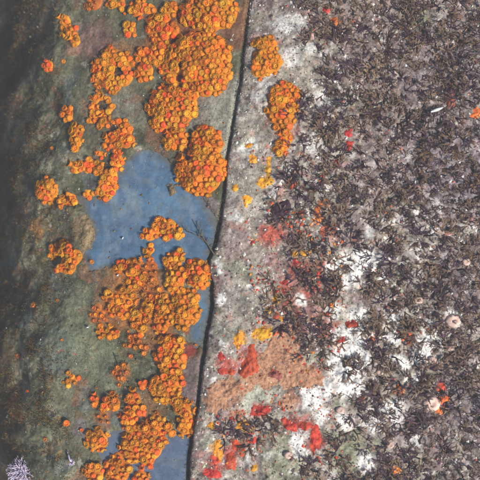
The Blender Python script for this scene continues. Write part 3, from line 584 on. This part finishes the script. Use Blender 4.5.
# ------------------------------------------------------------------ seaweed on the slab
def frond(rr, scale=1.0, spread=1.0):
    V = []; F = []; T = []
    c0 = np.array(rr.choice([srgb(44, 28, 32), srgb(58, 38, 36), srgb(40, 26, 42), srgb(70, 50, 38), srgb(52, 34, 52), srgb(34, 24, 28)])); tip = np.array(rr.choice([srgb(92, 64, 52), srgb(60, 42, 48), srgb(122, 96, 72), srgb(84, 60, 80), srgb(140, 118, 98)]))
    def rib(p, d, L, w, lev, t0):
        side = d.cross(Vector((rr.uniform(-.5, .5), rr.uniform(-.5, .5), 1))).normalized(); n = 3; b = len(V); pp = p.copy(); dd = d.copy()
        for i in range(n):
            f = i/(n-1); ww = w*(1-.15*f) if lev else w*(1-.55*f*f)
            for s in (-1, 1): V.append(tuple(pp+side*ww*s)); T.append(c0+(tip-c0)*min(1, (t0+f*.33))**2)
            if i < n-1:
                dd = (dd+Vector((rr.uniform(-.42, .42), rr.uniform(-.42, .42), -.16))).normalized(); pp = pp+dd*L/(n-1)
        for i in range(n-1): F.append((b+2*i, b+2*i+1, b+2*i+3, b+2*i+2))
        if lev:
            for sg in (-1, 1):
                a = rr.uniform(.3, .75)*sg; rib(pp, (dd*math.cos(a)+side*math.sin(a)+Vector((0, 0, rr.uniform(-.1, .25)))).normalized(), L*rr.uniform(.6, .85), w*.82, lev-1, t0+.33)
    for k in range(rr.randint(5, 9)):
        a = rr.uniform(0, 6.28); rib(Vector((rr.uniform(-.002, .002), rr.uniform(-.002, .002), -.002)), Vector((math.cos(a)*spread, math.sin(a)*spread, rr.uniform(.45, 1.3))).normalized(), .0075*scale*rr.uniform(.75, 1.25), .00100*scale, 2, 0)
    return np.array(V), F, np.array(T)
CLUMPS = [(275,300,15),(300,245,18),(283,208,14),(294,190,12),(265,318,10),(290,318,12),(305,340,14),(235,432,13),(252,437,10),(270,427,8),(300,466,12),(285,160,8),(310,120,16),(300,225,14),(272,282,10),(318,350,8),(240,440,8),(322,392,8),(305,10,10),(325,75,14),(318,165,14),(315,190,12),(340,230,16),(330,250,10),(375,310,16),(320,110,12)]
def weed_w(x, y):
    start = np.interp(y, [-40, 60, 160, 250, 320, 360, 400, 440, 520], [288, 306, 296, 290, 296, 326, 332, 322, 318])
    w = sstep(start-12, start+30, x)*.95
    for cx, cy, r in CLUMPS: w = np.maximum(w, .9*sstep(1.2, .5, np.hypot(x-cx, y-cy)/r))
    for cx, cy, r in WHITE: w = w*(1-.82*sstep(1.25, .6, np.hypot(x-cx, y-cy)/r))
    X = (x-240)*S; Y = (240-y)*S; w = w*np.where(poly_sdf(X, Y, [_flat(p) for p in PEACH]) > .002, .06, 1)
    up = sstep(330, 380, x)*sstep(300, 200, y)+sstep(430, 470, x); w = w*(.10+.35*np.clip(up, 0, 1)+(.90-.35*np.clip(up, 0, 1))*sstep(.30, .62, .6*vnoise(x/30., y/30., 3)+.4*vnoise(x/12., y/12., 4))) ; return w
def scatter(n, x0, x1, y0, y1, wf, mind):
    out = []; cell = {}
    while n > 0:
        n -= 1; x = rng.uniform(x0, x1); y = rng.uniform(y0, y1)
        if rng.random() > wf(np.array(x), np.array(y)): continue
        kx, ky = int(x//mind), int(y//mind)
        if any((x-a)**2+(y-b)**2 < mind*mind for i in (-1, 0, 1) for j in (-1, 0, 1) for (a, b) in cell.get((kx+i, ky+j), ())): continue
        cell.setdefault((kx, ky), []).append((x, y)); out.append((x, y))
    return out
protos = [frond(random.Random(100+k), 1.0, 1.1) for k in range(14)]
pm = [mesh('seaweed_tuft', v, f, 'algae', t, smooth=False) for v, f, t in protos]
pts = scatter(13000, 222, 540, -50, 530, weed_w, 6.3)
random.shuffle(pts)
px = np.array(pts); X, Y, Z = W(px[:, 0], px[:, 1]); nt_ = 0; SV = []; SF = []; ST = []; nb = 0
for k in range(len(pts)):
    inside = 0 < px[k, 0] < 480 and 0 < px[k, 1] < 480; rz = random.uniform(0, 6.28); s = random.choice((.6, .8, .95, 1.15, 1.45))*random.uniform(.9, 1.1); j = random.randrange(14)
    if inside and nt_ < 290:
        nt_ += 1; o = link('seaweed_tuft', pm[j]); o.location = (X[k], Y[k], Z[k]); o.rotation_euler = (0, 0, rz); o.scale = (s, s, s*random.uniform(.8, 1.2))
        o['label'] = ('small' if s < .9 else 'mid sized' if s < 1.15 else 'large')+' dark forked seaweed tuft nearest the '+near(px[k, 0], px[k, 1]); o['category'] = 'seaweed'; o['group'] = 'dark forked seaweed tufts on the slab'
    else:
        v, f, t = protos[j]; R = np.array([[math.cos(rz), -math.sin(rz), 0], [math.sin(rz), math.cos(rz), 0], [0, 0, 1]])
        SV.append((v*s) @ R.T+np.array([X[k], Y[k], Z[k]])); SF += [tuple(i+nb for i in q) for q in f]; ST.append(t*random.uniform(.75, 1.3)); nb += len(v)
print('tufts', len(pts), 'single', nt_)
link('seaweed_turf', mesh('seaweed_turf', np.concatenate(SV), SF, 'algae', np.concatenate(ST), smooth=False), kind='stuff', label='dense turf of dark forked seaweed covering the slab', category='seaweed')

# ------------------------------------------------------------------ uncountable small stuff: grit, short turf, seam fringe
OCT = np.array([(1,0,0),(-1,0,0),(0,1,0),(0,-1,0),(0,0,1),(0,0,-1)], float); OF = [(0,2,4),(2,1,4),(1,3,4),(3,0,4),(2,0,5),(1,2,5),(3,1,5),(0,3,5)]
def grit(name, label, n, x0, x1, y0, y1, wf, pal, smin, smax):
    x = rng.uniform(x0, x1, n); y = rng.uniform(y0, y1, n); k = rng.random(n) < wf(x, y); x, y = x[k], y[k]; n = len(x)
    X, Y, Z = W(x, y); s = smin*(smax/smin)**(rng.random(n)**2); V = []; T = []
    P = np.array([srgb(*c) for c in pal])[rng.integers(0, len(pal), n)]*rng.uniform(.7, 1.2, (n, 1))
    sc = s[:, None]*rng.uniform(.5, 1.3, (n, 3))*np.array([1, 1, .7]); a = rng.uniform(0, 6.28, n)
    v = OCT[None]*sc[:, None, :]*rng.uniform(.7, 1.3, (n, 6, 1)); c, q = np.cos(a)[:, None], np.sin(a)[:, None]
    v = np.stack([v[..., 0]*c-v[..., 1]*q, v[..., 0]*q+v[..., 1]*c, v[..., 2]+v[..., 0]*.3], -1)+np.stack([X, Y, Z+s*.2], -1)[:, None]
    F = (np.array(OF)[None]+6*np.arange(n)[:, None, None]).reshape(-1, 3)
    link(name, mesh(name, v.reshape(-1, 3), F, 'grit', np.repeat(P, 6, 0), smooth=False), kind='stuff', label=label, category='grit')
sxp = lambda y: np.interp(y, [p[1] for p in SEAM], [p[0] for p in SEAM])
grit('shell_grit', 'pale shell grit and crumbs of growth on the slab', 15000, 190, 530, -40, 520, lambda x, y: (x > sxp(y)+1)*(.25+.75*vnoise(x/18, y/18, 8)), [(232,230,224),(236,232,226),(206,196,188),(190,160,156),(150,120,116),(118,92,92),(84,74,72),(190,96,70),(170,176,150),(140,134,128)], .0006, .0028)
grit('edge_nodules', 'knobbly grey brown nodules encrusting the slab edge along the seam', 9000, 160, 270, -40, 520, lambda x, y: np.exp(-((x-sxp(y)-3.0)/2.6)**2)*(.15+.85*vnoise(x/7, y/7, 28)), [(150,140,128),(120,112,100),(96,90,80),(176,168,158),(134,108,100),(112,112,98)], .0007, .0032)
grit('red_flecks', 'scattered red and orange flecks of sponge among the seaweed', 2600, 215, 345, 170, 480, lambda x, y: (x > sxp(y)+6)*sstep(.5, .75, vnoise(x/16, y/16, 38))*np.where(x < 250, sstep(320, 360, y), 1), [(196,70,44),(214,96,50),(176,52,44),(226,140,52),(190,84,72)], .0008, .0036)
def lw(x, y): 
    X, Y, _ = p2w(x, y); return (x < sxp(y)-4)*(.15+.85*vnoise(x/22, y/22, 12)**1.5)*np.where(blue_sdf(X, Y) > .001, .08, 1)
grit('crust_crumbs', 'fine crumbs of silt and growth on the green crust', 9000, -30, 250, -40, 520, lw, [(140,140,124),(120,118,98),(96,96,80),(150,128,116),(130,84,70),(76,72,58),(164,162,150),(150,110,60),(110,124,116)], .0005, .0022)
def hairs(name, label, n, x0, x1, y0, y1, wf, pal, L, w, zoff=0):
    x = rng.uniform(x0, x1, n); y = rng.uniform(y0, y1, n); k = rng.random(n) < wf(x, y); x, y = x[k], y[k]; n = len(x); X, Y, Z = W(x, y)
    a = rng.uniform(0, 6.28, n); l = L*rng.uniform(.5, 1.4, n); lean = rng.uniform(.3, 1.0, n); b = np.stack([X, Y, Z-.0005+zoff], -1)
    dr = np.stack([np.cos(a)*lean, np.sin(a)*lean, np.full(n, .8)], -1); side = np.stack([-np.sin(a), np.cos(a), np.zeros(n)], -1)*w
    bend = np.stack([rng.uniform(-.4, .4, n), rng.uniform(-.4, .4, n), np.full(n, -.25)], -1)
    m = b+dr*l[:, None]*.55; t = b+(dr+bend)*l[:, None]; upv = np.array([0, 0, w*1.2])
    v = np.stack([b-side, b+side, b+upv, m-side*.8, m+side*.8, m+upv*.8, t], 1); f = np.array([(0,1,4),(0,4,3),(1,2,5),(1,5,4),(2,0,3),(2,3,5),(3,4,6),(4,5,6),(5,3,6)])
    F = (f[None]+7*np.arange(n)[:, None, None]).reshape(-1, 3); P = np.array([srgb(*c) for c in pal])[rng.integers(0, len(pal), n)]*rng.uniform(.6, 1.25, (n, 1))
    link(name, mesh(name, v.reshape(-1, 3), F, 'algae', np.repeat(P, 7, 0), smooth=False), kind='stuff', label=label, category='turf')
hairs('olive_turf', 'short olive brown turf on the dim edge of the crust', 90000, -60, 110, -40, 520, lambda x, y: sstep(75, 20, x+18*(vnoise(x/30, y/30, 6)*2-1))*(.04+.96*sstep(.35, .65, .6*vnoise(x/16, y/16, 5)+.4*vnoise(x/6, y/6, 9))), [(104,88,46),(70,62,40),(132,106,58),(44,38,30),(112,72,42),(86,88,54)], .0062, .00034)
hairs('crust_fuzz', 'thin greenish fuzz over the growth crust', 16000, 20, 250, -40, 520, lambda x, y: lw(x, y)*.8, [(112,116,92),(96,100,80),(130,126,104),(84,82,62),(124,104,86)], .0032, .0003)
hairs('slab_fuzz', 'thin brownish fuzz over the pale slab', 14000, 190, 530, -40, 520, lambda x, y: (x > sxp(y))*(.1+.9*vnoise(x/12, y/12, 15)**1.5), [(112,98,92),(84,72,70),(140,130,116),(98,98,84),(150,120,114)], .0045, .00035)
hairs('seam_fringe', 'dark fuzzy fringe growing along the seam', 60000, 160, 262, -60, 540, lambda x, y: np.exp(-((x-sxp(y)+1.2)/2.2)**2)*(.35+.65*vnoise(x/6, y/6, 16)), [(52,54,48),(66,68,58),(44,44,42),(84,82,70)], .0036, .0003)

# ------------------------------------------------------------------ water haze
bm_v = [(x, y, z) for x in (-9.5, 9.5) for y in (-9.5, 9.5) for z in (-1.5, CAM_H+.06)]
hz = bpy.data.meshes.new('haze'); hz.from_pydata(bm_v, [], [(0,1,3,2),(4,6,7,5),(0,4,5,1),(2,3,7,6),(0,2,6,4),(1,5,7,3)])
hm = bpy.data.materials.new('water_haze'); hm.use_nodes = True; nt = hm.node_tree
nt.nodes.remove(nt.nodes['Principled BSDF']); pv = nt.nodes.new('ShaderNodeVolumePrincipled'); nt.links.new(pv.outputs[0], nt.nodes['Material Output'].inputs['Volume'])
pv.inputs['Color'].default_value = (.78, .80, .88, 1); pv.inputs['Density'].default_value = .08; pv.inputs['Anisotropy'].default_value = 0.0
hz.materials.append(hm); link('haze', hz, kind='stuff', label='pale blue murk of the water around the slab', category='haze')
